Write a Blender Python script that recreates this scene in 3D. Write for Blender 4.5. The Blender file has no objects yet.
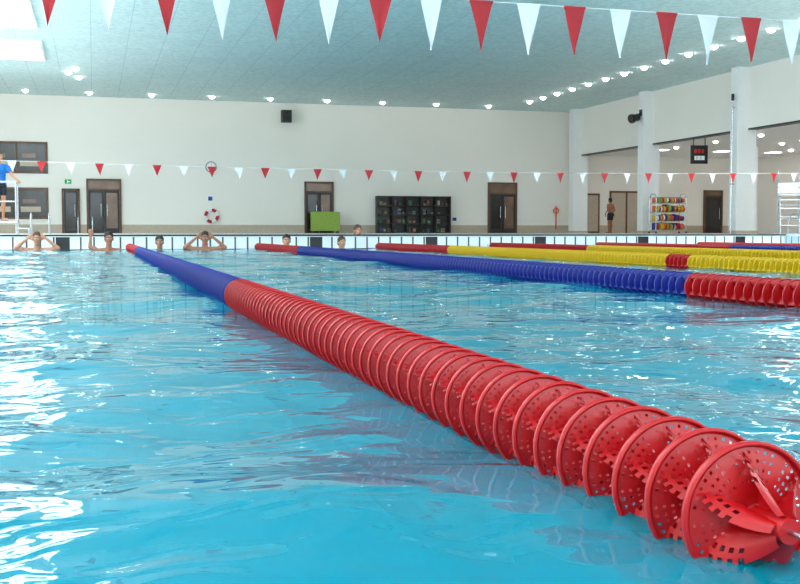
import bpy, math, random
from mathutils import Vector, Matrix
random.seed(7)
S=bpy.context.scene
COL=S.collection
S.view_settings.view_transform='Standard'

# ---------------------------------------------------------------- materials
def lin(c):
    return tuple((x/12.92 if x<=0.04045 else ((x+0.055)/1.055)**2.4) for x in [v/255 for v in c])+(1,)
def mat(name,rgb,rough=0.5,metal=0.0,noise=0.06,nscale=8.0,emit=0.0,coat=0.0,trans=0.0):
    m=bpy.data.materials.new(name); m.use_nodes=True
    nt=m.node_tree; b=nt.nodes['Principled BSDF']
    b.inputs['Roughness'].default_value=rough; b.inputs['Metallic'].default_value=metal
    c=lin(rgb)
    if noise>0:
        tc=nt.nodes.new('ShaderNodeTexCoord'); n=nt.nodes.new('ShaderNodeTexNoise'); n.inputs['Scale'].default_value=nscale
        r=nt.nodes.new('ShaderNodeValToRGB')
        r.color_ramp.elements[0].position=0.3; r.color_ramp.elements[1].position=0.7
        r.color_ramp.elements[0].color=tuple(x*(1-noise) for x in c[:3])+(1,)
        r.color_ramp.elements[1].color=tuple(min(1,x*(1+noise)) for x in c[:3])+(1,)
        nt.links.new(tc.outputs['Object'],n.inputs['Vector']); nt.links.new(n.outputs['Fac'],r.inputs['Fac'])
        nt.links.new(r.outputs['Color'],b.inputs['Base Color'])
    else: b.inputs['Base Color'].default_value=c
    if emit>0:
        b.inputs['Emission Color'].default_value=c; b.inputs['Emission Strength'].default_value=emit
    if coat>0: b.inputs['Coat Weight'].default_value=coat
    return m
def tilemat(name,rgb,mortar,sx,sy,axes='xz',rough=0.25,ms=0.02,speck=0.0,var=0.03):
    m=bpy.data.materials.new(name); m.use_nodes=True
    nt=m.node_tree; b=nt.nodes['Principled BSDF']; b.inputs['Roughness'].default_value=rough
    tc=nt.nodes.new('ShaderNodeTexCoord'); sp=nt.nodes.new('ShaderNodeSeparateXYZ'); cb=nt.nodes.new('ShaderNodeCombineXYZ')
    nt.links.new(tc.outputs['Object'],sp.inputs[0])
    nt.links.new(sp.outputs[axes[0].upper()],cb.inputs[0]); nt.links.new(sp.outputs[axes[1].upper()],cb.inputs[1])
    br=nt.nodes.new('ShaderNodeTexBrick'); br.offset=0.0; br.squash=1.0
    c=lin(rgb)
    br.inputs['Color1'].default_value=c
    br.inputs['Color2'].default_value=tuple(x*(1-var) for x in c[:3])+(1,)
    br.inputs['Mortar'].default_value=lin(mortar)
    br.inputs['Scale'].default_value=1.0; br.inputs['Mortar Size'].default_value=ms
    br.inputs['Brick Width'].default_value=sx; br.inputs['Row Height'].default_value=sy
    nt.links.new(cb.outputs[0],br.inputs['Vector'])
    out=br.outputs['Color']
    if speck>0:
        v=nt.nodes.new('ShaderNodeTexNoise'); v.inputs['Scale'].default_value=7; v.inputs['Detail'].default_value=3
        nt.links.new(tc.outputs['Object'],v.inputs['Vector'])
        r=nt.nodes.new('ShaderNodeValToRGB'); r.color_ramp.elements[0].position=.35; r.color_ramp.elements[1].position=.6
        r.color_ramp.elements[0].color=(1-speck,1-speck,1-speck,1); r.color_ramp.elements[1].color=(1,1,1,1)
        nt.links.new(v.outputs['Fac'],r.inputs['Fac'])
        mx=nt.nodes.new('ShaderNodeMix'); mx.data_type='RGBA'; mx.blend_type='MULTIPLY'; mx.inputs['Factor'].default_value=1
        nt.links.new(out,mx.inputs['A']); nt.links.new(r.outputs['Color'],mx.inputs['B']); out=mx.outputs['Result']
    nt.links.new(out,b.inputs['Base Color'])
    return m

M_wall=mat('wall_paint',(250,246,238),0.7,noise=0.012,nscale=.4)
M_white=mat('white_paint',(250,252,252),0.5,noise=0.01)
M_ceil=tilemat('ceiling_tiles',(228,253,254),(196,226,229),1.2,1.2,'xy',0.8,0.012,speck=0.14)
M_deck=tilemat('deck_tiles',(212,210,204),(150,145,140),0.3,0.3,'xy',0.35,0.008)
M_edge=tilemat('edge_tiles',(248,250,250),(80,85,90),0.25,0.5,'xz',0.2,0.018)
M_edgeY=tilemat('edge_tiles_side',(240,242,240),(120,125,130),0.25,0.5,'yz',0.2,0.015)
M_poolfl=tilemat('pool_floor_tiles',(85,210,232),(74,196,220),0.3,0.3,'xy',0.4,0.01)
M_lane=mat('lane_tile',(60,165,195),0.4,noise=.03)
M_black=mat('black_tile',(18,18,22),0.3,noise=0)
M_dark=mat('dark_metal',(38,34,34),0.4)
M_brown=mat('brown_wood',(104,72,52),0.5,noise=.15,nscale=6)
M_beige=mat('beige_panel',(196,180,160),0.6)
M_glassd=mat('dark_glazing',(48,44,42),0.12,noise=.25,nscale=1.5)
M_room=mat('lit_room_glazing',(128,100,82),0.2,noise=.3,nscale=1.2)
M_steel=mat('stainless_steel',(190,195,200),0.22,metal=1.0,noise=.02)
M_red=mat('red_plastic',(186,5,14),0.36,noise=.05,nscale=30)
M_blue=mat('blue_plastic',(26,42,142),0.38,noise=.05,nscale=30)
M_yel=mat('yellow_plastic',(225,185,10),0.4,noise=.04,nscale=30)
M_fred=mat('red_pennant_fabric',(180,20,34),0.6,noise=.05)
M_fwhite=mat('white_pennant_fabric',(225,230,232),0.6,noise=.02)
M_cord=mat('white_cord',(225,225,225),0.7,noise=0)
M_green=mat('green_panel',(150,178,70),0.5)
M_sign=mat('green_sign',(20,140,80),0.4,emit=.3)
M_skin=mat('skin',(190,132,102),0.55,noise=.06)
M_skin2=mat('skin_tan',(165,108,80),0.55,noise=.06)
M_hair=mat('dark_hair',(30,22,18),0.7,noise=.2,nscale=60)
M_hairb=mat('brown_hair',(70,48,34),0.7,noise=.2,nscale=60)
M_shorts=mat('navy_fabric',(25,28,45),0.7)
M_shirt=mat('blue_shirt',(20,110,190),0.7)
M_orange=mat('orange_plastic',(230,100,40),0.5)
M_lamp=mat('lamp_diffuser',(255,250,242),0.5,noise=0,emit=32)
M_panel=mat('luminaire_diffuser',(255,250,244),0.5,noise=0,emit=14)
M_sky=mat('skylight_glazing',(240,250,255),0.5,noise=0,emit=7.5)
M_addsky=mat('added_roof_light_glazing',(240,250,255),0.5,noise=0,emit=17)  # glow of the added roof lights outside the view
M_addwin=mat('added_left_glazing',(238,248,255),0.5,noise=0,emit=4.4)  # glow of the added left-wall window, fill for ceiling and walls
M_addwin2=mat('added_front_glazing',(238,248,255),0.5,noise=0,emit=4.4)  # glow of the added window behind the camera, fill light
M_digit=mat('red_digits',(220,40,30),0.5,noise=0,emit=.3)
M_mouth=mat('lips',(150,80,70),0.5,noise=0)

# ---------------------------------------------------------------- mesh builder
class MB:
    def __init__(s): s.v=[];s.f=[];s.m=[];s.mats=[];s.sm=[]
    def mi(s,m):
        if m not in s.mats: s.mats.append(m)
        return s.mats.index(m)
    def add(s,vs,fs,m,smooth=False):
        o=len(s.v); s.v+= [tuple(v) for v in vs]; k=s.mi(m)
        for f in fs: s.f.append(tuple(i+o for i in f)); s.m.append(k); s.sm.append(smooth)
    def box(s,x0,x1,y0,y1,z0,z1,m):
        vs=[(x,y,z) for x in(x0,x1) for y in(y0,y1) for z in(z0,z1)]
        s.add(vs,[(0,1,3,2),(4,6,7,5),(0,4,5,1),(2,3,7,6),(0,2,6,4),(1,5,7,3)],m)
    def cyl(s,p0,p1,r0,m,r1=None,n=12,caps=True):
        r1=r0 if r1 is None else r1
        p0=Vector(p0);p1=Vector(p1);d=(p1-p0).normalized()
        a=d.orthogonal().normalized();b=d.cross(a)
        vs=[];
        for p,r in((p0,r0),(p1,r1)):
            for i in range(n):
                t=2*math.pi*i/n; vs.append(p+a*math.cos(t)*r+b*math.sin(t)*r)
        fs=[(i,(i+1)%n,n+(i+1)%n,n+i) for i in range(n)]
        s.add(vs,fs,m,True)
        if caps: s.add(vs,[tuple(range(n))[::-1],tuple(range(n,2*n))],m)
    def path(s,pts,r,m,n=8):
        for a,b in zip(pts,pts[1:]): s.cyl(a,b,r,m,n=n)
    def sph(s,c,r,m,n=14,k=9,rot=None):
        if not hasattr(r,'__len__'): r=(r,r,r)
        vs=[];fs=[]
        for j in range(k+1):
            ph=math.pi*j/k
            for i in range(n):
                t=2*math.pi*i/n
                v=Vector((r[0]*math.sin(ph)*math.cos(t),r[1]*math.sin(ph)*math.sin(t),r[2]*math.cos(ph)))
                if rot: v=rot@v
                vs.append(Vector(c)+v)
        for j in range(k):
            for i in range(n): fs.append((j*n+i,(j+1)*n+i,(j+1)*n+(i+1)%n,j*n+(i+1)%n))
        s.add(vs,fs,m,True)
    def torus(s,c,ax,R,r,m,n=32,k=10,matf=None):
        ax=Vector(ax).normalized();a=ax.orthogonal().normalized();b=ax.cross(a)
        c=Vector(c)
        vs=[]
        for i in range(n):
            t=2*math.pi*i/n; d=a*math.cos(t)+b*math.sin(t)
            for j in range(k):
                u=2*math.pi*j/k; vs.append(c+d*(R+r*math.cos(u))+ax*r*math.sin(u))
        if matf is None: matf=lambda i:m
        for i in range(n):
            fs=[(i*k+j,((i+1)%n)*k+j,((i+1)%n)*k+(j+1)%k,i*k+(j+1)%k) for j in range(k)]
            used=sorted({q for f in fs for q in f}); mp={q:x for x,q in enumerate(used)}
            s.add([vs[q] for q in used],[tuple(mp[q] for q in f) for f in fs],matf(i),True)
    def obj(s,name,parent=None):
        me=bpy.data.meshes.new(name); me.from_pydata(s.v,[],s.f)
        for m in s.mats: me.materials.append(m)
        me.polygons.foreach_set('material_index',s.m); me.polygons.foreach_set('use_smooth',s.sm)
        me.update()
        o=bpy.data.objects.new(name,me); COL.objects.link(o)
        if parent: o.parent=parent
        return o
def empty(name,loc=(0,0,0),rz=0,sc=1):
    e=bpy.data.objects.new(name,None); COL.objects.link(e); e.location=loc; e.rotation_euler=(0,0,rz); e.scale=(sc,)*3
    e.empty_display_size=.2
    return e
def boxobj(name,*a,m=M_white):
    b=MB(); b.box(*a,m); return b.obj(name)

# ---------------------------------------------------------------- layout
PL,PR=-4.335,15.665        # pool sides
PN,PF=-1.0,22.0            # pool near / far end
DZ=.29                     # deck level
XL,XR,YN,YB=-9.0,24.8,-7.0,54.0
CZ=6.80
AX=36.0                    # annex outer wall
FL=-1.45

# room shell
boxobj('wall_back',XL-.3,AX+.3,YB,YB+.3,-1.6,CZ+.3,m=M_wall)
boxobj('wall_left',XL-.3,XL,YN,YB,-1.6,CZ+.3,m=M_wall)
boxobj('wall_front',XL-.3,AX+.3,YN-.3,YN,-1.6,CZ+.3,m=M_wall)
boxobj('wall_right',AX,AX+.3,YN,YB,-1.6,4.5,m=M_wall)
boxobj('wall_right_upper',XR,XR+.3,YN,YB,4.42,CZ,m=M_wall)
boxobj('trim_1',XR-.03,XR+.33,YN,YB,4.36,4.42,m=M_dark)
boxobj('ceiling',XL-.3,XR+.4,YN-.3,YB+.3,CZ,CZ+.2,m=M_ceil)
boxobj('ceiling_annex',XR+.3,AX,YN,YB,4.5,4.6,m=M_white)
b=MB()
b.box(PR,AX,YN,YB,-1.6,DZ,M_deck); 
b.box(XL,PL,YN,YB,-1.6,DZ,M_deck)
b.box(PL,PR,YN,PN,-1.6,DZ,M_deck)
b.box(PL,PR,PF,24.0,-1.6,DZ,M_deck)
b.box(PL,1.0,24.0,YB,-1.6,DZ,M_deck)
b.box(1.0,PR,46.0,YB,-1.6,DZ,M_deck)
b.obj('floor')
boxobj('pool_floor',PL,PR,PN,46.0,-1.6,FL,m=M_poolfl)
# lane lines on pool floor
b=MB()
for i in range(8):
    xc=.665-1.25+2.5*(i-1)
    b.box(xc-.12,xc+.12,PN+1.5,PF-1.5,FL,FL+.004,M_lane)
b.obj('pool_lane_marking')
# pool end wall tiling (far)
b=MB()
b.box(PL,PR,PF-.03,PF-.001,-1.45,DZ-.035,M_edge)
b.box(PL,PR,PF-.05,PF+.28,DZ-.02,DZ+.012,M_dark)
b.box(PL,PR,PF-.045,PF-.001,DZ-.035,DZ-.02,M_white)
for xc in (-.585,4.415,6.915,9.415,11.915,14.415):
    b.box(xc-.13,xc+.13,PF-.036,PF-.03,-1.2,DZ-.035,M_black)
b.obj('pool_end_wall')
b=MB()
b.box(PR-.03,PR-.001,PN,PF-.06,-1.45,DZ-.035,M_edgeY)
b.box(PR-.05,PR+.28,PN,PF-.06,DZ-.035,DZ+.012,M_white)
b.obj('pool_side_wall')
b=MB()
b.box(PL+.001,PL+.03,PN,PF-.06,-1.45,DZ-.035,M_edgeY)
b.box(PL-.28,PL+.05,PN,PF-.06,DZ-.035,DZ+.012,M_white)
b.obj('pool_side_wall')

# columns
for yc in (52.7,45.15,37.6,30.05,22.5,14.95,7.4,-.15):
    b=MB(); b.box(24.3,25.15,yc-.25,yc+.25,DZ,CZ,M_white); b.box(24.27,25.18,yc-.28,yc+.28,DZ,DZ+.12,M_beige)
    b.obj('column')
b=MB(); b.box(30.5,31.1,46,46.6,DZ,4.5,M_white); b.box(30.47,31.13,45.97,46.63,DZ,DZ+.12,M_beige); b.obj('column')
boxobj('baseboard_back',XL,AX,YB-.03,YB,DZ,DZ+.42,m=M_beige)
# thin vertical conduit beside the pillar
b=MB(); b.cyl((24.16,37.5,DZ),(24.16,37.5,5.5),.03,M_steel); b.cyl((24.16,37.5,5.5),(24.16,37.5,5.75),.06,M_dark); b.box(24.13,24.26,37.47,37.53,5.2,5.26,M_steel); b.box(24.13,24.26,37.47,37.53,2.2,2.26,M_steel); b.obj('conduit_pole')
# glowing ribbon windows, added out of view to light ceiling and back wall
def ribbon(name,axis,a0,a1,z0,z1,cnt,mw):
    b=MB(); w=(a1-a0)/cnt
    def bx(u0,u1,d0,d1,za,zb,m):
        if axis=='left': b.box(XL+d0,XL+d1,u0,u1,za,zb,m)
        else: b.box(u0,u1,YN+d0,YN+d1,za,zb,m)
    bx(a0,a1,.001,.03,z0,z1,mw)
    for i in range(cnt+1): bx(a0+i*w-.05,a0+i*w+.05,.001,.1,z0,z1,M_white)
    for z in (z0,(z0+z1)/2,z1): bx(a0-.05,a1+.05,.001,.1,z-.05,z+.05,M_white)
    b.obj(name)
ribbon('added_window_left','left',8,47,2.2,5.2,13,M_addwin)
ribbon('added_window_front','front',-7,23,2.2,5.6,10,M_addwin2)

# ---------------------------------------------------------------- water
def water_mat():
    m=bpy.data.materials.new('pool_water'); m.use_nodes=True; nt=m.node_tree; nt.nodes.clear()
    N=nt.nodes.new; L=nt.links.new
    out=N('ShaderNodeOutputMaterial')
    tc=N('ShaderNodeTexCoord'); mp=N('ShaderNodeMapping'); mp.inputs['Scale'].default_value=(1.0,1.3,1)
    n=N('ShaderNodeTexNoise'); n.inputs['Scale'].default_value=6.0; n.inputs['Detail'].default_value=1.5; n.inputs['Distortion'].default_value=.8
    L(tc.outputs['Object'],mp.inputs[0]); L(mp.outputs[0],n.inputs['Vector'])
    bp=N('ShaderNodeBump'); bp.inputs['Strength'].default_value=.5; bp.inputs['Distance'].default_value=.02
    L(n.outputs['Fac'],bp.inputs['Height'])
    fr=N('ShaderNodeFresnel'); fr.inputs['IOR'].default_value=1.33; L(bp.outputs[0],fr.inputs['Normal'])
    gl=N('ShaderNodeBsdfGlossy'); gl.inputs['Roughness'].default_value=.02; gl.inputs['Color'].default_value=(.9,.98,1,1); L(bp.outputs[0],gl.inputs['Normal'])
    tr=N('ShaderNodeBsdfTransparent'); tr.inputs['Color'].default_value=(.08,.84,.92,1)
    df=N('ShaderNodeBsdfDiffuse'); df.inputs['Color'].default_value=lin((0,146,168))
    m1=N('ShaderNodeMixShader'); m1.inputs[0].default_value=.6; L(tr.outputs[0],m1.inputs[1]); L(df.outputs[0],m1.inputs[2])
    m2=N('ShaderNodeMixShader'); L(fr.outputs[0],m2.inputs[0]); L(m1.outputs[0],m2.inputs[1]); L(gl.outputs[0],m2.inputs[2])
    L(m2.outputs[0],out.inputs[0])
    return m
M_water=water_mat()
import numpy as np
rng=np.random.RandomState(3)
def water(name,x0,x1,y0,y1,res,amp=1.0):
    nx=int((x1-x0)/res)+1; ny=int((y1-y0)/res)+1
    xs=np.linspace(x0,x1,nx); ys=np.linspace(y0,y1,ny)
    X,Y=np.meshgrid(xs,ys)
    Z=np.zeros_like(X)
    NW=70
    for i in range(NW):
        lam=.2*(2.2/.2)**(rng.rand()**1.3); th=rng.normal(math.pi/2,.9)
        sl=.0122*amp*(.6+.8*rng.rand()); a=sl*lam/(2*math.pi)
        ph=rng.rand()*6.28; k=2*math.pi/lam
        u=X*math.cos(th)+Y*math.sin(th)
        Z+=a*np.sin(k*u+ph+.8*np.sin(.7*X+.45*Y+ph*3))
    verts=np.stack([X.ravel(),Y.ravel(),Z.ravel()],1)
    i=np.arange(nx*ny).reshape(ny,nx)
    q=np.stack([i[:-1,:-1].ravel(),i[:-1,1:].ravel(),i[1:,1:].ravel(),i[1:,:-1].ravel()],1)
    me=bpy.data.meshes.new(name); me.from_pydata(verts.tolist(),[],q.tolist())
    me.polygons.foreach_set('use_smooth',[True]*len(q)); me.materials.append(M_water); me.update()
    o=bpy.data.objects.new(name,me); COL.objects.link(o); return o
water('pool_water',PL+.031,PR-.031,PN,PF-.038,.045)
water('pool_water',1.0,PR,24.0,46.0,.25,.6)

# ---------------------------------------------------------------- lane ropes
PITCH=.079; RR=.0775; RZ=.056
def module(hi,m):
    b=MB()
    na=84 if hi else 20
    prof=[(RR,-.0045),(RR+.0008,0),(RR,.0045),(RR-.004,.005),(RR-.005,0),(RR-.004,-.005)] if hi else [(RR,-.0045),(RR,.0045),(RR-.006,.003),(RR-.006,-.003)]
    k=len(prof);nb=64 if hi else 20
    vs=[];fs=[]
    for i in range(nb):
        t=2*math.pi*i/nb
        for r,y in prof: vs.append((r*math.cos(t),y,r*math.sin(t)))
    for i in range(nb):
        for j in range(k): fs.append((i*k+j,i*k+(j+1)%k,((i+1)%nb)*k+(j+1)%k,((i+1)%nb)*k+j))
    b.add(vs,fs,m,True)
    nr=13 if hi else 2
    r0,r1=.014,RR-.004
    vs=[];fs=[]
    for j in range(nr+1):
        jj=j+(.12 if (hi and j%2==1) else (-.12 if hi and 0<j<nr else 0))
        r=r0+(r1-r0)*jj/nr
        y=-.012*(1-(r/r1)**2)
        for i in range(na):
            ii=i+(.14 if i%2==1 else -.14) if hi else i
            t=2*math.pi*ii/na; vs.append((r*math.cos(t),y,r*math.sin(t)))
    for j in range(nr):
        for i in range(na):
            if hi and j>=5 and j%2==1 and i%2==1 and (i%14)!=13: continue
            fs.append((j*na+i,j*na+(i+1)%na,(j+1)*na+(i+1)%na,(j+1)*na+i))
    b.add(vs,fs,m,True)
    nf=6 if hi else 4
    for q in range(nf):
        t0=2*math.pi*q/nf+.3
        nu,nv=(14,10) if hi else (3,2)
        vs=[];fs=[]
        for a in range(nu+1):
            u=a/nu; y=-.002-u*(PITCH-.016)
            rout=.018+.050*math.cos(u*math.pi/2)**1.0
            for c in range(nv+1):
                w=c/nv; r=.011+(rout-.011)*w
                t=t0+.5*u*w+.35*w*w
                vs.append((r*math.cos(t),y,r*math.sin(t)))
        for a in range(nu):
            for c in range(nv):
                if hi and a%2==1 and c%2==1 and c>5 and a<8: continue
                fs.append((a*(nv+1)+c,a*(nv+1)+c+1,(a+1)*(nv+1)+c+1,(a+1)*(nv+1)+c))
        b.add(vs,fs,m,True)
    b.cyl((0,-.072,0),(0,.004,0),.013,m,r1=.013,n=16 if hi else 8)
    return b
MODS={}
def module_mesh(hi,m):
    key=(hi,m.name)
    if key not in MODS:
        o=module(hi,m).obj('float_disc'); MODS[key]=o.data; bpy.data.objects.remove(o)
    return MODS[key]
def rope(x,segs,hi_until=0):
    e=empty('lane_rope',(x,0,RZ))
    for n,(y0,y1,m) in enumerate(segs):
        cnt=max(1,int(round((y1-y0)/PITCH)))
        me=module_mesh(y0<hi_until,m)
        o=bpy.data.objects.new('floats_%d'%(n+1),me); COL.objects.link(o); o.parent=e; o.location=(0,y0,0)
        ar=o.modifiers.new('a','ARRAY'); ar.count=cnt; ar.use_relative_offset=False; ar.use_constant_offset=True
        ar.constant_offset_displace=(0,PITCH,0)
    b=MB(); b.cyl((0,PN,0),(0,PF-.05,0),.003,M_steel,n=8)
    for yy in (PN+.06,PF-.1): b.torus((0,yy,0),(1,0,0),.03,.005,M_steel,n=16,k=6)
    b.obj('cable',e)
    return e
rope(.662,[(.985,5.2,M_red),(5.22,17.0,M_blue),(17.02,21.7,M_red)],hi_until=5)
rope(3.165,[(.8,5.3,M_red),(5.32,17.0,M_blue),(17.02,21.7,M_red)])
rope(5.665,[(.8,9.5,M_yel),(9.52,9.9,M_red),(9.94,17.0,M_yel),(17.02,21.7,M_red)])
rope(8.165,[(.8,9.5,M_yel),(9.52,9.9,M_red),(9.94,17.0,M_yel),(17.02,21.7,M_red)])
rope(10.665,[(.8,5.3,M_red),(5.32,16.5,M_blue),(16.52,21.7,M_red)])
rope(13.165,[(.8,5.3,M_red),(5.32,16.5,M_blue),(16.52,21.7,M_red)])

# ---------------------------------------------------------------- pennant lines
def pennants(y,x_first,step,n,ztop,L,W,xa,xb,sag=.0,start_red=True):
    b=MB()
    def zc(x):
        t=(x-xa)/(xb-xa); return ztop-sag*4*t*(1-t)
    pts=[(xa+(xb-xa)*i/60,y,zc(xa+(xb-xa)*i/60)) for i in range(61)]
    b.path(pts,.004 if L>.32 else .006,M_cord,n=6)
    for i in range(n):
        xc=x_first+i*step+random.uniform(-.01,.01)
        if xc<xa+.2 or xc>xb-.2: continue
        m=M_fred if (i%2==0)==start_red else M_fwhite
        tw=random.uniform(-.6,.6); ll=L*random.uniform(.93,1.04); ww=W*random.uniform(.95,1.05)
        cu=random.uniform(-.04,.04)
        vs=[];fs=[]; R=7;C=4
        for r in range(R+1):
            u=r/R
            for c in range(C+1):
                w=(c/C-.5)*ww*(1-u)
                a=tw*u
                vs.append((xc+w*math.cos(a)+cu*u*u*.5,y-.003+w*math.sin(a)+.012*math.sin(c*1.6+i)*(u)+cu*u*u,zc(xc)-ll*u))
        for r in range(R):
            for c in range(C): fs.append((r*(C+1)+c,r*(C+1)+c+1,(r+1)*(C+1)+c+1,(r+1)*(C+1)+c))
        b.add(vs,fs,m,True)
        b.box(xc-ww/2,xc+ww/2,y-.006,y+.004,zc(xc)-.012,zc(xc)+.006,m)
    return b.obj('pennant_string')
pennants(6.9,-.245-.345*10,.345,54,1.955,.335,.16,PL-.6,PR+.6,sag=.065)
pennants(27.0,-3.83,.665,40,2.09,.28,.21,PL-.6,21.5,sag=.16,start_red=True)
for (x,y,h) in ((PL-.63,6.9,1.955),(PR+.63,6.9,1.955),(PL-.63,27,2.09),(21.53,27,2.09)):
    b=MB(); b.cyl((x,y,DZ),(x,y,h+.06),.024,M_steel); b.cyl((x,y,DZ),(x,y,DZ+.02),.08,M_steel); b.sph((x,y,h+.06),.03,M_steel); b.obj('pennant_post')

# ---------------------------------------------------------------- back wall objects
def door(name,x0,x1,z1,kind='double',y=YB-.08):
    b=MB(); f=.09
    b.box(x0,x0+f,y-.03,y+.06,DZ,z1,M_brown); b.box(x1-f,x1,y-.03,y+.06,DZ,z1,M_brown); b.box(x0,x1,y-.03,y+.06,z1-f,z1,M_brown)
    zt=2.35
    b.box(x0+f,x1-f,y-.02,y+.05,zt,zt+.07,M_brown)
    b.box(x0+f,x1-f,y+.03,y+.055,zt+.07,z1-f,M_room)
    xs=[x0+f,(x0+x1)/2,x1-f] if kind=='double' else [x0+f,x1-f]
    for i,(a,c) in enumerate(zip(xs,xs[1:])):
        b.box(a+.01,a+.1,y-.01,y+.05,DZ+.01,zt,M_dark); b.box(c-.1,c-.01,y-.01,y+.05,DZ+.01,zt,M_dark)
        b.box(a+.1,c-.1,y-.01,y+.05,zt-.12,zt,M_dark); b.box(a+.1,c-.1,y-.01,y+.05,DZ+.01,DZ+.25,M_dark)
        b.box(a+.1,c-.1,y+.02,y+.045,DZ+.25,zt-.12,M_glassd if i==0 else M_room)
        hx=c-.14 if i==0 else a+.14
        b.cyl((hx,y-.06,1.1),(hx,y-.06,1.7),.015,M_steel); b.cyl((hx,y-.06,1.15),(hx,y,1.15),.01,M_steel); b.cyl((hx,y-.06,1.65),(hx,y,1.65),.01,M_steel)
    return b.obj(name)
door('door_1',-.32,1.3,2.9)
door('door_2',10.25,11.75,2.9)
door('door_3',20.1,21.75,2.98)
door('door_4',-1.45,-.62,2.42,'single')
door('door_5',33.0,34.2,2.7,'single')
b=MB(); b.box(-1.3,-1.0,YB-.06,YB-.002,2.65,2.85,M_sign); b.box(-1.19,-1.14,YB-.065,YB-.06,2.69,2.8,M_white); b.box(-1.13,-1.05,YB-.065,YB-.06,2.73,2.76,M_white); b.obj('exit_sign')
def window(name,x0,x1,z0,z1,n):
    b=MB(); y=YB-.06;f=.1
    b.box(x0,x1,y,YB-.001,z0,z0+f,M_brown); b.box(x0,x1,y,YB-.001,z1-f,z1,M_brown)
    for i in range(n+1):
        xx=x0+(x1-x0-f)*i/n; b.box(xx,xx+f,y,YB-.001,z0+f,z1-f,M_brown)
    b.box(x0+f,x1-f,y+.03,y+.05,z0+f,z1-f,M_glassd)
    for i in range(n):
        a=x0+(x1-x0-f)*i/n+f; c=a+(x1-x0-f)/n-f
        b.box(a+.1,c-.25,y+.02,y+.03,z0+.35,z0+.6,M_beige)
        b.box(a+.2,c-.45,y+.02,y+.03,z0+.75,z0+.95,M_room)
    b.box(x0-.05,x1+.05,y-.06,YB-.001,z0-.04,z0,M_white)
    return b.obj(name)
window('window_1',-6.2,-2.05,3.1,4.6,3)
window('window_2',-6.2,-2.05,.95,2.45,3)
b=MB(); b.cyl((5.6,YB-.07,3.55),(5.6,YB-.001,3.55),.27,M_dark,n=32); b.cyl((5.6,YB-.075,3.55),(5.6,YB-.07,3.55),.235,M_white,n=32)
b.box(5.59,5.61,YB-.08,YB-.075,3.55,3.71,M_black); b.box(5.6,5.72,YB-.08,YB-.075,3.54,3.56,M_black)
for i in range(12):
    t=i*math.pi/6; b.cyl((5.6+.2*math.cos(t),YB-.079,3.55+.2*math.sin(t)),(5.6+.2*math.cos(t),YB-.075,3.55+.2*math.sin(t)),.012,M_black,n=8)
b.obj('wall_clock')
b=MB(); b.torus((5.6,YB-.1,1.15),(0,1,0),.29,.075,M_fred,n=32,matf=lambda i:M_fred if (i//4)%2 else M_white)
b.torus((5.6,YB-.1,1.15),(0,1,0),.38,.01,M_cord,n=32,k=6); b.box(5.57,5.63,YB-.2,YB-.001,1.5,1.56,M_steel); b.obj('lifebuoy')
b=MB(); b.box(5.4,5.7,YB-.02,YB-.001,1.85,2.15,M_white); b.box(5.45,5.65,YB-.024,YB-.02,1.9,2.1,M_blue); b.obj('safety_sign')
b=MB(); b.box(18.1,18.4,YB-.02,YB-.001,.9,1.15,M_white); b.box(18.14,18.36,YB-.024,YB-.02,.94,1.11,M_blue); b.obj('notice_sign')
def speaker(loc,rz,tilt):
    b=MB()
    b.box(-.24,.24,-.2,.2,-.3,.3,M_dark); b.box(-.21,.21,-.215,-.2,-.27,.27,M_black)
    b.cyl((0,-.225,-.08),(0,-.212,-.08),.15,M_glassd,n=24); b.cyl((0,-.225,.16),(0,-.212,.16),.06,M_glassd,n=20)
    b.cyl((0,.2,0),(0,.33,0),.03,M_dark)
    o=b.obj('loudspeaker'); o.location=loc; o.rotation_euler=(tilt,0,rz)
speaker((9.3,YB-.35,6.1),0,0)
# security camera on the pillar
b=MB(); b.cyl((.12,0,-.0),(-.2,-.12,-.08),.17,M_black,n=24); b.cyl((-.2,-.12,-.08),(-.29,-.155,-.1),.21,M_dark,n=24); b.cyl((-.29,-.155,-.1),(-.3,-.158,-.101),.15,M_glassd,n=20)
b.cyl((.05,0,.0),(.24,0,.2),.04,M_dark); b.box(.24,.28,-.1,.1,.05,.35,M_dark)
o=b.obj('security_camera'); o.location=(24.01,45.15,5.62)
b=MB(); b.box(10.4,11.85,52.9,52.96,DZ+.12,1.36,M_green); b.box(10.4,11.85,53.1,53.16,DZ+.12,1.36,M_green)
for x in (10.5,11.75):
    b.cyl((x,53.03,DZ+.06),(x,53.03,1.3),.025,M_dark); b.cyl((x,52.8,DZ+.06),(x,53.26,DZ+.06),.025,M_dark)
    for yy in (52.82,53.24): b.cyl((x-.02,yy,DZ+.045),(x+.02,yy,DZ+.045),.045,M_black)
    b.box(x-.03,x+.03,52.96,53.1,.9,.96,M_dark)
b.obj('folded_table')
b=MB(); x0,x1,z0,z1=13.95,17.9,DZ,2.2; yb=YB-.04; yf=YB-.5
b.box(x0,x1,yb-.03,yb,z0,z1,M_black)
for i in range(6):
    xx=x0+(x1-x0-.06)*i/5; b.box(xx,xx+.06,yf,yb,z0,z1,M_dark)
for j in range(5):
    zz=z0+(z1-z0-.05)*j/4; b.box(x0,x1,yf,yb,zz,zz+.05,M_dark)
cols=[mat('aid_%d'%i,c,.5) for i,c in enumerate([(50,80,120),(140,60,45),(50,110,75),(170,165,140),(60,60,68),(140,115,60)])]
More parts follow.
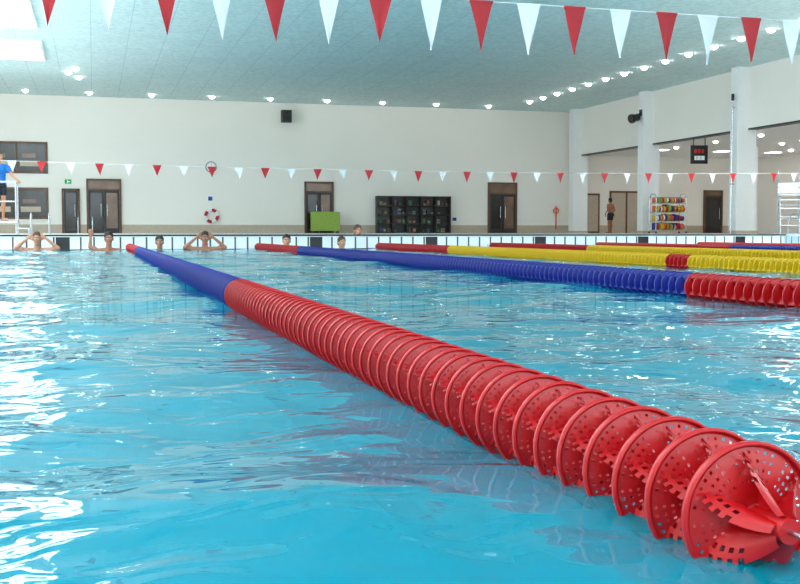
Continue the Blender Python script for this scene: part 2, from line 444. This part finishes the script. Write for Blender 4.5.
for i in range(5):
    for j in range(4):
        cx=x0+.1+(x1-x0-.06)/5*i; cz=z0+.055+(z1-z0-.05)/4*j
        for k in range(random.randint(1,3)):
            w=random.uniform(.12,.2); xx=cx+.03+k*.21
            h=random.uniform(.1,.26)
            b.box(xx,xx+w,yf+.12,yb-.06,cz,cz+h,random.choice(cols)); b.cyl((xx+w/2,yf+.1,cz+h*.5),(xx+w/2,yf+.13,cz+h*.5),h*.3,random.choice(cols),n=12)
b.obj('storage_shelf')
b=MB(); b.cyl((24.0,YB-.1,.5),(24.0,YB-.1,1.75),.035,M_orange); b.torus((24.0,YB-.1,1.5),(0,1,0),.14,.03,M_orange,n=20); b.box(23.97,24.03,YB-.12,YB-.001,1.2,1.26,M_steel); b.obj('rescue_pole')
b=MB(); b.box(25.4,26.6,YB-.05,YB-.001,DZ,2.45,M_brown); b.box(25.5,26.5,YB-.07,YB-.05,DZ+.1,2.35,M_beige); b.obj('wall_panel')
b=MB(); b.box(27.2,30.2,YB-.05,YB-.001,DZ,2.6,M_beige)
for i in range(4): b.box(27.2+i*.97,27.29+i*.97,YB-.08,YB-.05,DZ,2.6,M_brown)
b.box(27.2,30.2,YB-.08,YB-.05,2.5,2.6,M_brown); b.obj('wall_panel')
e=empty('kickboard_trolley',(24.75,43.4,DZ))
b=MB()
for x in(-.75,.75):
    for y in(-.3,.3):
        b.cyl((x,y,.1),(x,y,1.6),.02,M_steel); b.cyl((x-.02,y,.05),(x+.02,y,.05),.05,M_black)
    b.path([(x,-.3,1.6),(x,-.15,1.75),(x,.15,1.75),(x,.3,1.6)],.02,M_steel)
for z in(.15,.55,.95,1.35,1.6):
    b.box(-.75,.75,-.3,.3,z-.01,z+.01,M_steel)
    for y in(-.3,.3): b.cyl((-.75,y,z),(.75,y,z),.015,M_steel)
b.obj('frame',e)
b=MB()
kc=[M_red,M_blue,M_yel,M_green,M_white,M_orange]
for z in(.17,.57,.97,1.37):
    x=-.68
    while x<.62:
        w=random.choice([.04,.05,.07]); hgt=random.uniform(.2,.33) if z<1.3 else .2
        b.box(x,x+w,-.26,.2,z,z+hgt,random.choice(kc)); b.cyl((x,-.26,z+hgt/2),(x+w,-.26,z+hgt/2),hgt/2,random.choice(kc),n=14)
        x+=w+.012
b.obj('kickboards',e)
b=MB(); b.box(-.33,.33,-.06,.06,-.42,.3,M_black); b.box(-.36,.36,-.05,.05,-.45,.33,M_dark)
for i in range(3):
    b.box(-.22+i*.16,-.13+i*.16,-.066,-.06,.0,.16,M_digit); b.box(-.20+i*.16,-.15+i*.16,-.068,-.066,.02,.07,M_black); b.box(-.20+i*.16,-.15+i*.16,-.068,-.066,.09,.14,M_black)
b.box(-.22,.22,-.066,-.06,-.3,-.12,M_white); b.box(-.12,-.1,-.068,-.066,-.28,-.14,M_black); b.box(.05,.07,-.068,-.066,-.28,-.14,M_black)
for x in(-.25,.25): b.cyl((x,0,.33),(x,0,.64),.02,M_dark)
o=b.obj('scoreboard'); o.location=(24.95,41.2,3.72); o.rotation_euler=(0,0,-.25)
def handrail(x,y,name='pool_handrail'):
    b=MB()
    for dx in(0,.55):
        pts=[]
        for i in range(13):
            t=math.pi*i/12; pts.append((x+dx,y-.3*math.cos(t),DZ+.35+.3*math.sin(t)))
        b.path([(x+dx,y-.3,DZ)]+pts+[(x+dx,y+.3,DZ)],.022,M_steel)
        b.cyl((x+dx,y-.3,DZ),(x+dx,y-.3,DZ+.02),.05,M_steel); b.cyl((x+dx,y+.3,DZ),(x+dx,y+.3,DZ+.02),.05,M_steel)
    b.obj(name)
handrail(-1.9,36.0); handrail(-.6,45.0); handrail(22.0,30.5)
def tower(x,y,name,h,rz=0):
    b=MB()
    for sx in(-.35,.35):
        b.cyl((sx,-.55,0),(sx,-.2,h),.025,M_steel); b.cyl((sx,.5,0),(sx,.25,h+.9),.025,M_steel)
        b.cyl((sx,-.2,h+.3),(sx,.25,h+.3),.02,M_steel); b.cyl((sx,-.2,h),(sx,-.2,h+.3),.02,M_steel)
        b.cyl((sx,-.2,h),(sx,.35,h),.02,M_steel)
    n=int(h/.3)
    for i in range(1,n+1):
        z=h*i/(n+.5); yy=-.55+.35*z/h; b.box(-.35,.35,yy-.06,yy+.06,z-.015,z+.015,M_steel)
    b.box(-.36,.36,-.25,.35,h,h+.05,M_white); b.box(-.36,.36,.27,.33,h+.1,h+.45,M_steel)
    for z in (.5,1.0): b.cyl((-.35,.5-.25*z/(h+.9),z),(.35,.5-.25*z/(h+.9),z),.018,M_steel)
    o=b.obj(name); o.location=(x,y,DZ); o.rotation_euler=(0,0,rz)
tower(22.9,32.0,'lifeguard_chair',1.3,-.5)

# ---------------------------------------------------------------- people
def person(name,loc,rz,H,skin,hair,pose,shorts=None,shirt=None,long_hair=False,vox=.009,headturn=0):
    """pose: dict with joints in a 1.75 m frame, facing -Y"""
    e=empty(name,loc,rz,H/1.75)
    J={'pel':(0,0,.96),'wai':(0,.0,1.1),'che':(0,0,1.28),'nb':(0,.01,1.46),'nk':(0,-.005,1.53),
       'shL':(.185,0,1.42),'shR':(-.185,0,1.42),'elL':(.24,.03,1.13),'elR':(-.24,.03,1.13),
       'wrL':(.25,-.04,.88),'wrR':(-.25,-.04,.88),'hdL':(0,-.02,-1),'hdR':(0,-.02,-1),
       'hiL':(.09,0,.93),'hiR':(-.09,0,.93),'knL':(.1,-.02,.5),'knR':(-.1,-.02,.5),
       'anL':(.1,.02,.09),'anR':(-.1,.02,.09)}
    J.update(pose)
    V={k:Vector(v) for k,v in J.items()}
    def cap(b,p,q,r0,r1,m,n=14):
        b.cyl(p,q,r0,m,r1=r1,n=n); b.sph(p,r0,m,n=n,k=8); b.sph(q,r1,m,n=n,k=8)
    b=MB(); m=skin
    b.sph(V['pel'],(.165,.115,.13),m); b.sph((V['pel']+V['wai'])/2,(.145,.1,.13),m); b.sph(V['wai'],(.14,.098,.13),m)
    b.sph((V['wai']+V['che'])/2,(.155,.11,.13),m); b.sph(V['che']+Vector((0,0,.02)),(.175,.12,.15),m)
    b.sph(V['nb']-Vector((0,0,.07)),(.15,.085,.07),m)
    for s in 'LR':
        sg=1 if s=='L' else -1
        cap(b,V['nb']+Vector((sg*.04,.01,-.02)),V['sh'+s],.05,.058,m)
        b.sph(V['che']+Vector((sg*.075,-.07,.03)),(.075,.045,.06),m)
        cap(b,V['sh'+s],V['el'+s],.052,.038,m); cap(b,V['el'+s],V['wr'+s],.04,.025,m)
        b.sph(V['sh'+s].lerp(V['el'+s],.45)+Vector((0,-.008,0)),(.047,.05,.06),m)
        cap(b,V['hi'+s],V['kn'+s],.085,.052,m); cap(b,V['kn'+s],V['an'+s],.052,.035,m)
        b.sph(V['kn'+s].lerp(V['an'+s],.28)+Vector((0,.02,0)),(.055,.058,.11),m)
        a=V['an'+s]; cap(b,a+Vector((0,.02,-.045)),a+Vector((sg*.02,-.13,-.055)),.04,.033,m)
        cap(b,a+Vector((sg*.02,-.13,-.058)),a+Vector((sg*.025,-.185,-.066)),.032,.022,m)
        b.sph(V['hi'+s]+Vector((0,.05,.0)),(.09,.085,.09),m)
        w=V['wr'+s]; d=V['hd'+s].normalized(); side=d.cross(Vector((0,1,0)))
        if side.length<.1: side=Vector((1,0,0))
        side.normalize(); nrm=side.cross(d).normalized()
        palm=w+d*.055; R=Matrix((side,nrm,d)).transposed()
        b.sph(palm,(.042,.016,.055),m,rot=R)
        for i,(o,l) in enumerate(((-.032,.068),(-.011,.08),(.011,.075),(.032,.058))):
            p0=w+d*.09+side*o; p1=p0+d*l*.5+side*o*.15+nrm*.006; p2=p1+d*l*.5+nrm*.02
            cap(b,p0,p1,.0095,.009,m,8); cap(b,p1,p2,.009,.0075,m,8)
        inw=-1 if (side.x*sg)>0 else 1
        t0=w+d*.03+side*inw*.028; t1=t0+d*.03+side*inw*.03; t2=t1+d*.03+side*inw*.008
        cap(b,t0,t1,.012,.011,m,8); cap(b,t1,t2,.011,.009,m,8)
    hc=V['nk']+Vector((0,-.02,.125))
    cap(b,V['nb'],hc-Vector((0,-.02,.06)),.058,.052,m)
    hR=Matrix.Rotation(headturn,3,'Z')
    def hp(x,y,z): return hc+hR@Vector((x,y,z))
    b.sph(hc+Vector((0,.005,.025)),(.077,.095,.095),m,n=20,k=14); b.sph(hp(0,-.02,-.045),(.058,.07,.072),m,n=18,k=12,rot=hR)
    b.sph(hp(0,-.098,-.018),(.013,.02,.026),m); b.sph(hp(0,-.08,-.095),(.026,.02,.02),m)
    for sg in(-1,1): b.sph(hp(sg*.079,.008,-.01),(.012,.02,.032),m); b.sph(hp(sg*.03,-.078,.022),(.026,.014,.01),m)
    o=b.obj('body',e); rm=o.modifiers.new('r','REMESH'); rm.mode='VOXEL'; rm.voxel_size=vox; rm.use_smooth_shade=True
    sm=o.modifiers.new('s','SMOOTH'); sm.iterations=3; sm.factor=.5
    b=MB()
    for sg in(-1,1):
        b.sph(hp(sg*.031,-.083,.003),(.014,.01,.009),M_white,n=10,k=8); b.sph(hp(sg*.031,-.0915,.003),(.006,.004,.006),M_black,n=8,k=6)
        b.sph(hp(sg*.032,-.087,.027),(.022,.008,.005),hair,n=10,k=6)
    b.sph(hp(0,-.088,-.055),(.024,.008,.008),M_mouth,n=12,k=6)
    b.obj('face',e)
    b=MB()
    b.sph(hc+hR@Vector((0,.018,.052)),(.088,.098,.092),hair,n=18,k=12)
    b.sph(hc+hR@Vector((0,.055,-.005)),(.078,.068,.08),hair,n=16,k=10)
    if long_hair: b.sph(hc+Vector((0,.07,-.09)),(.07,.045,.1),hair)
    o=b.obj('hair',e); rm=o.modifiers.new('r','REMESH'); rm.mode='VOXEL'; rm.voxel_size=.009; rm.use_smooth_shade=True
    if shorts:
        b=MB(); b.sph(V['pel'],(.18,.13,.135),shorts); 
        for s in 'LR':
            q=V['hi'+s].lerp(V['kn'+s],.62); b.cyl(V['hi'+s],q,.1,shorts,r1=.088,n=18); b.sph(V['hi'+s]+Vector((0,.05,0)),(.1,.098,.1),shorts)
        o=b.obj('shorts',e); rm=o.modifiers.new('r','REMESH'); rm.mode='VOXEL'; rm.voxel_size=.012; rm.use_smooth_shade=True
    if shirt:
        b=MB(); b.sph(V['pel']+Vector((0,0,.04)),(.185,.135,.12),shirt); b.sph(V['wai'],(.17,.125,.14),shirt); b.sph((V['wai']+V['che'])/2,(.175,.13,.14),shirt); b.sph(V['che']+Vector((0,0,.02)),(.192,.137,.155),shirt); b.sph(V['nb']-Vector((0,0,.06)),(.165,.1,.07),shirt)
        for s in 'LR':
            b.sph(V['sh'+s],.068,shirt); b.cyl(V['sh'+s],V['sh'+s].lerp(V['el'+s],.65),.066,shirt,r1=.06,n=16); b.cyl(V['nb']-Vector((0,0,.03)),V['sh'+s],.06,shirt,r1=.066)
        o=b.obj('shirt',e); rm=o.modifiers.new('r','REMESH'); rm.mode='VOXEL'; rm.voxel_size=.012; rm.use_smooth_shade=True
    return e
handsup={'elL':(.38,-.06,1.48),'elR':(-.38,-.06,1.48),'wrL':(.17,-.06,1.66),'wrR':(-.17,-.06,1.66),'hdL':(-.7,0,.45),'hdR':(.7,0,.45),'shL':(.18,0,1.44),'shR':(-.18,0,1.44)}
oneup=dict(elR=(-.34,.0,1.5),wrR=(-.33,.02,1.68),hdR=(0,.1,1),elL=(.36,.05,1.3),wrL=(.45,-.15,1.2),hdL=(.5,-.5,0))
relax=dict(elL=(.4,.05,1.3),elR=(-.4,.05,1.3),wrL=(.5,-.15,1.25),wrR=(-.5,-.15,1.25),hdL=(.5,-.5,.1),hdR=(-.5,-.5,.1))
person('swimmer',(-1.03,21.4,FL),-.05,1.77,M_skin,M_hairb,handsup,M_shorts)
person('swimmer',(.27,21.4,FL),.1,1.77,M_skin2,M_hair,oneup,M_shorts)
person('swimmer',(1.22,21.4,FL),.0,1.70,M_skin2,M_hair,relax,M_shorts)
person('swimmer',(2.08,21.3,FL),-.1,1.78,M_skin2,M_hair,handsup,M_shorts)
person('swimmer',(3.7,21.4,FL),-.2,1.72,M_skin,M_hair,relax,M_shorts)
person('swimmer',(4.82,21.4,FL),.2,1.68,M_skin,M_hairb,relax,M_shorts)
person('swimmer',(5.9,24.5,FL),.2,1.93,M_skin,M_hairb,relax,M_shorts)
person('bather',(25.25,50.0,DZ),math.pi+.4,1.76,M_skin2,M_hair,dict(elL=(.27,.05,1.15),wrL=(.2,-.14,1.0),elR=(-.27,.05,1.15),wrR=(-.2,-.14,1.0),anL=(.14,.04,.09),anR=(-.12,-.04,.09)),M_shorts)
e=empty('lifeguard_platform',(-2.35,30.0,DZ))
b=MB(); b.box(-.45,.45,-.4,.4,.3,.35,M_steel)
for x in(-.42,.42):
    for y in(-.37,.37): b.cyl((x,y,0),(x,y,1.35),.022,M_steel)
    b.cyl((x,-.37,1.35),(x,.37,1.35),.022,M_steel)
    b.cyl((x,-.37,.85),(x,.37,.85),.016,M_steel)
b.cyl((-.42,-.37,1.35),(.42,-.37,1.35),.022,M_steel); b.cyl((-.42,-.37,.85),(.42,-.37,.85),.016,M_steel)
b.box(.45,.75,-.3,.3,.14,.17,M_steel); b.cyl((.72,-.28,0),(.72,-.28,.15),.02,M_steel); b.cyl((.72,.28,0),(.72,.28,.15),.02,M_steel)
b.obj('frame',e)
person('lifeguard',(-2.35,30.05,DZ+.35),.6,1.76,M_skin,M_hairb,dict(elL=(.3,-.12,1.2),wrL=(.28,-.36,1.08),hdL=(0,-.8,-.5),elR=(-.3,-.12,1.2),wrR=(-.28,-.36,1.08),hdR=(0,-.8,-.5)),M_shorts,M_shirt)

# ---------------------------------------------------------------- ceiling lamps & skylights
b=MB()
pts=[(-.1+2.8*i,52.3) for i in range(-3,8)]+[(20.8,50-1.65*i) for i in range(34)]
pts+=[(-.6,44.8),(-.9,45.9),(-.5,47.2)]
for x,y in pts:
    b.cyl((x,y,CZ-.02),(x,y,CZ-.001),.15,M_white,n=20); b.sph((x,y,CZ-.03),(.125,.125,.09),M_lamp,n=16,k=8)
b.obj('ceiling_downlights')
b=MB()
for x in(27.5,31,34):
    for y in(51,47.5,44,40.5,37,33.5,30,26,22,18,14,10,6,2):
        b.cyl((x,y,4.485),(x,y,4.5),.14,M_white,n=16); b.sph((x,y,4.48),(.11,.11,.07),M_lamp,n=14,k=8)
    for y in (49,42,35,28,20,12,4):
        b.box(x-.35,x+.35,y-.35,y+.35,4.47,4.499,M_white); b.box(x-.3,x+.3,y-.3,y+.3,4.46,4.47,M_panel)
b.obj('annex_ceiling_lights')
def skylight(xc,yc,sx,sy,mm):
    b=MB(); f=.1
    b.box(-sx/2,sx/2,-sy/2,sy/2,-.03,-.002,mm)
    b.box(-sx/2-f,-sx/2,-sy/2-f,sy/2+f,-.06,-.001,M_white); b.box(sx/2,sx/2+f,-sy/2-f,sy/2+f,-.06,-.001,M_white)
    b.box(-sx/2,sx/2,-sy/2-f,-sy/2,-.06,-.001,M_white); b.box(-sx/2,sx/2,sy/2,sy/2+f,-.06,-.001,M_white)
    b.box(-sx/2,sx/2,-.04,.04,-.07,-.03,M_steel); b.box(-.04,.04,-sy/2,sy/2,-.07,-.03,M_steel)
    o=b.obj('skylight'); o.location=(xc,yc,CZ)
for yc in(40.8,34.1,27.4,20.7,14.0,7.3,.6): skylight(-4.15,yc,4.9,4.1,M_sky)
for yc in(21,13,5): skylight(18,yc,4.5,4.3,M_addsky)  # extra roof lights added out of view for room light and water sparkle
w=bpy.data.worlds.new('World'); S.world=w; w.use_nodes=True
w.node_tree.nodes['Background'].inputs[0].default_value=(.8,.9,1,1); w.node_tree.nodes['Background'].inputs[1].default_value=.4

# ---------------------------------------------------------------- camera
c=bpy.data.cameras.new('camera'); c.lens=48.6; c.sensor_width=36; c.clip_start=.02; c.clip_end=200
o=bpy.data.objects.new('camera',c); COL.objects.link(o); o.location=(0,0,.354)
o.rotation_euler=(math.radians(90-3.18),0,math.radians(-15.8))
S.camera=o
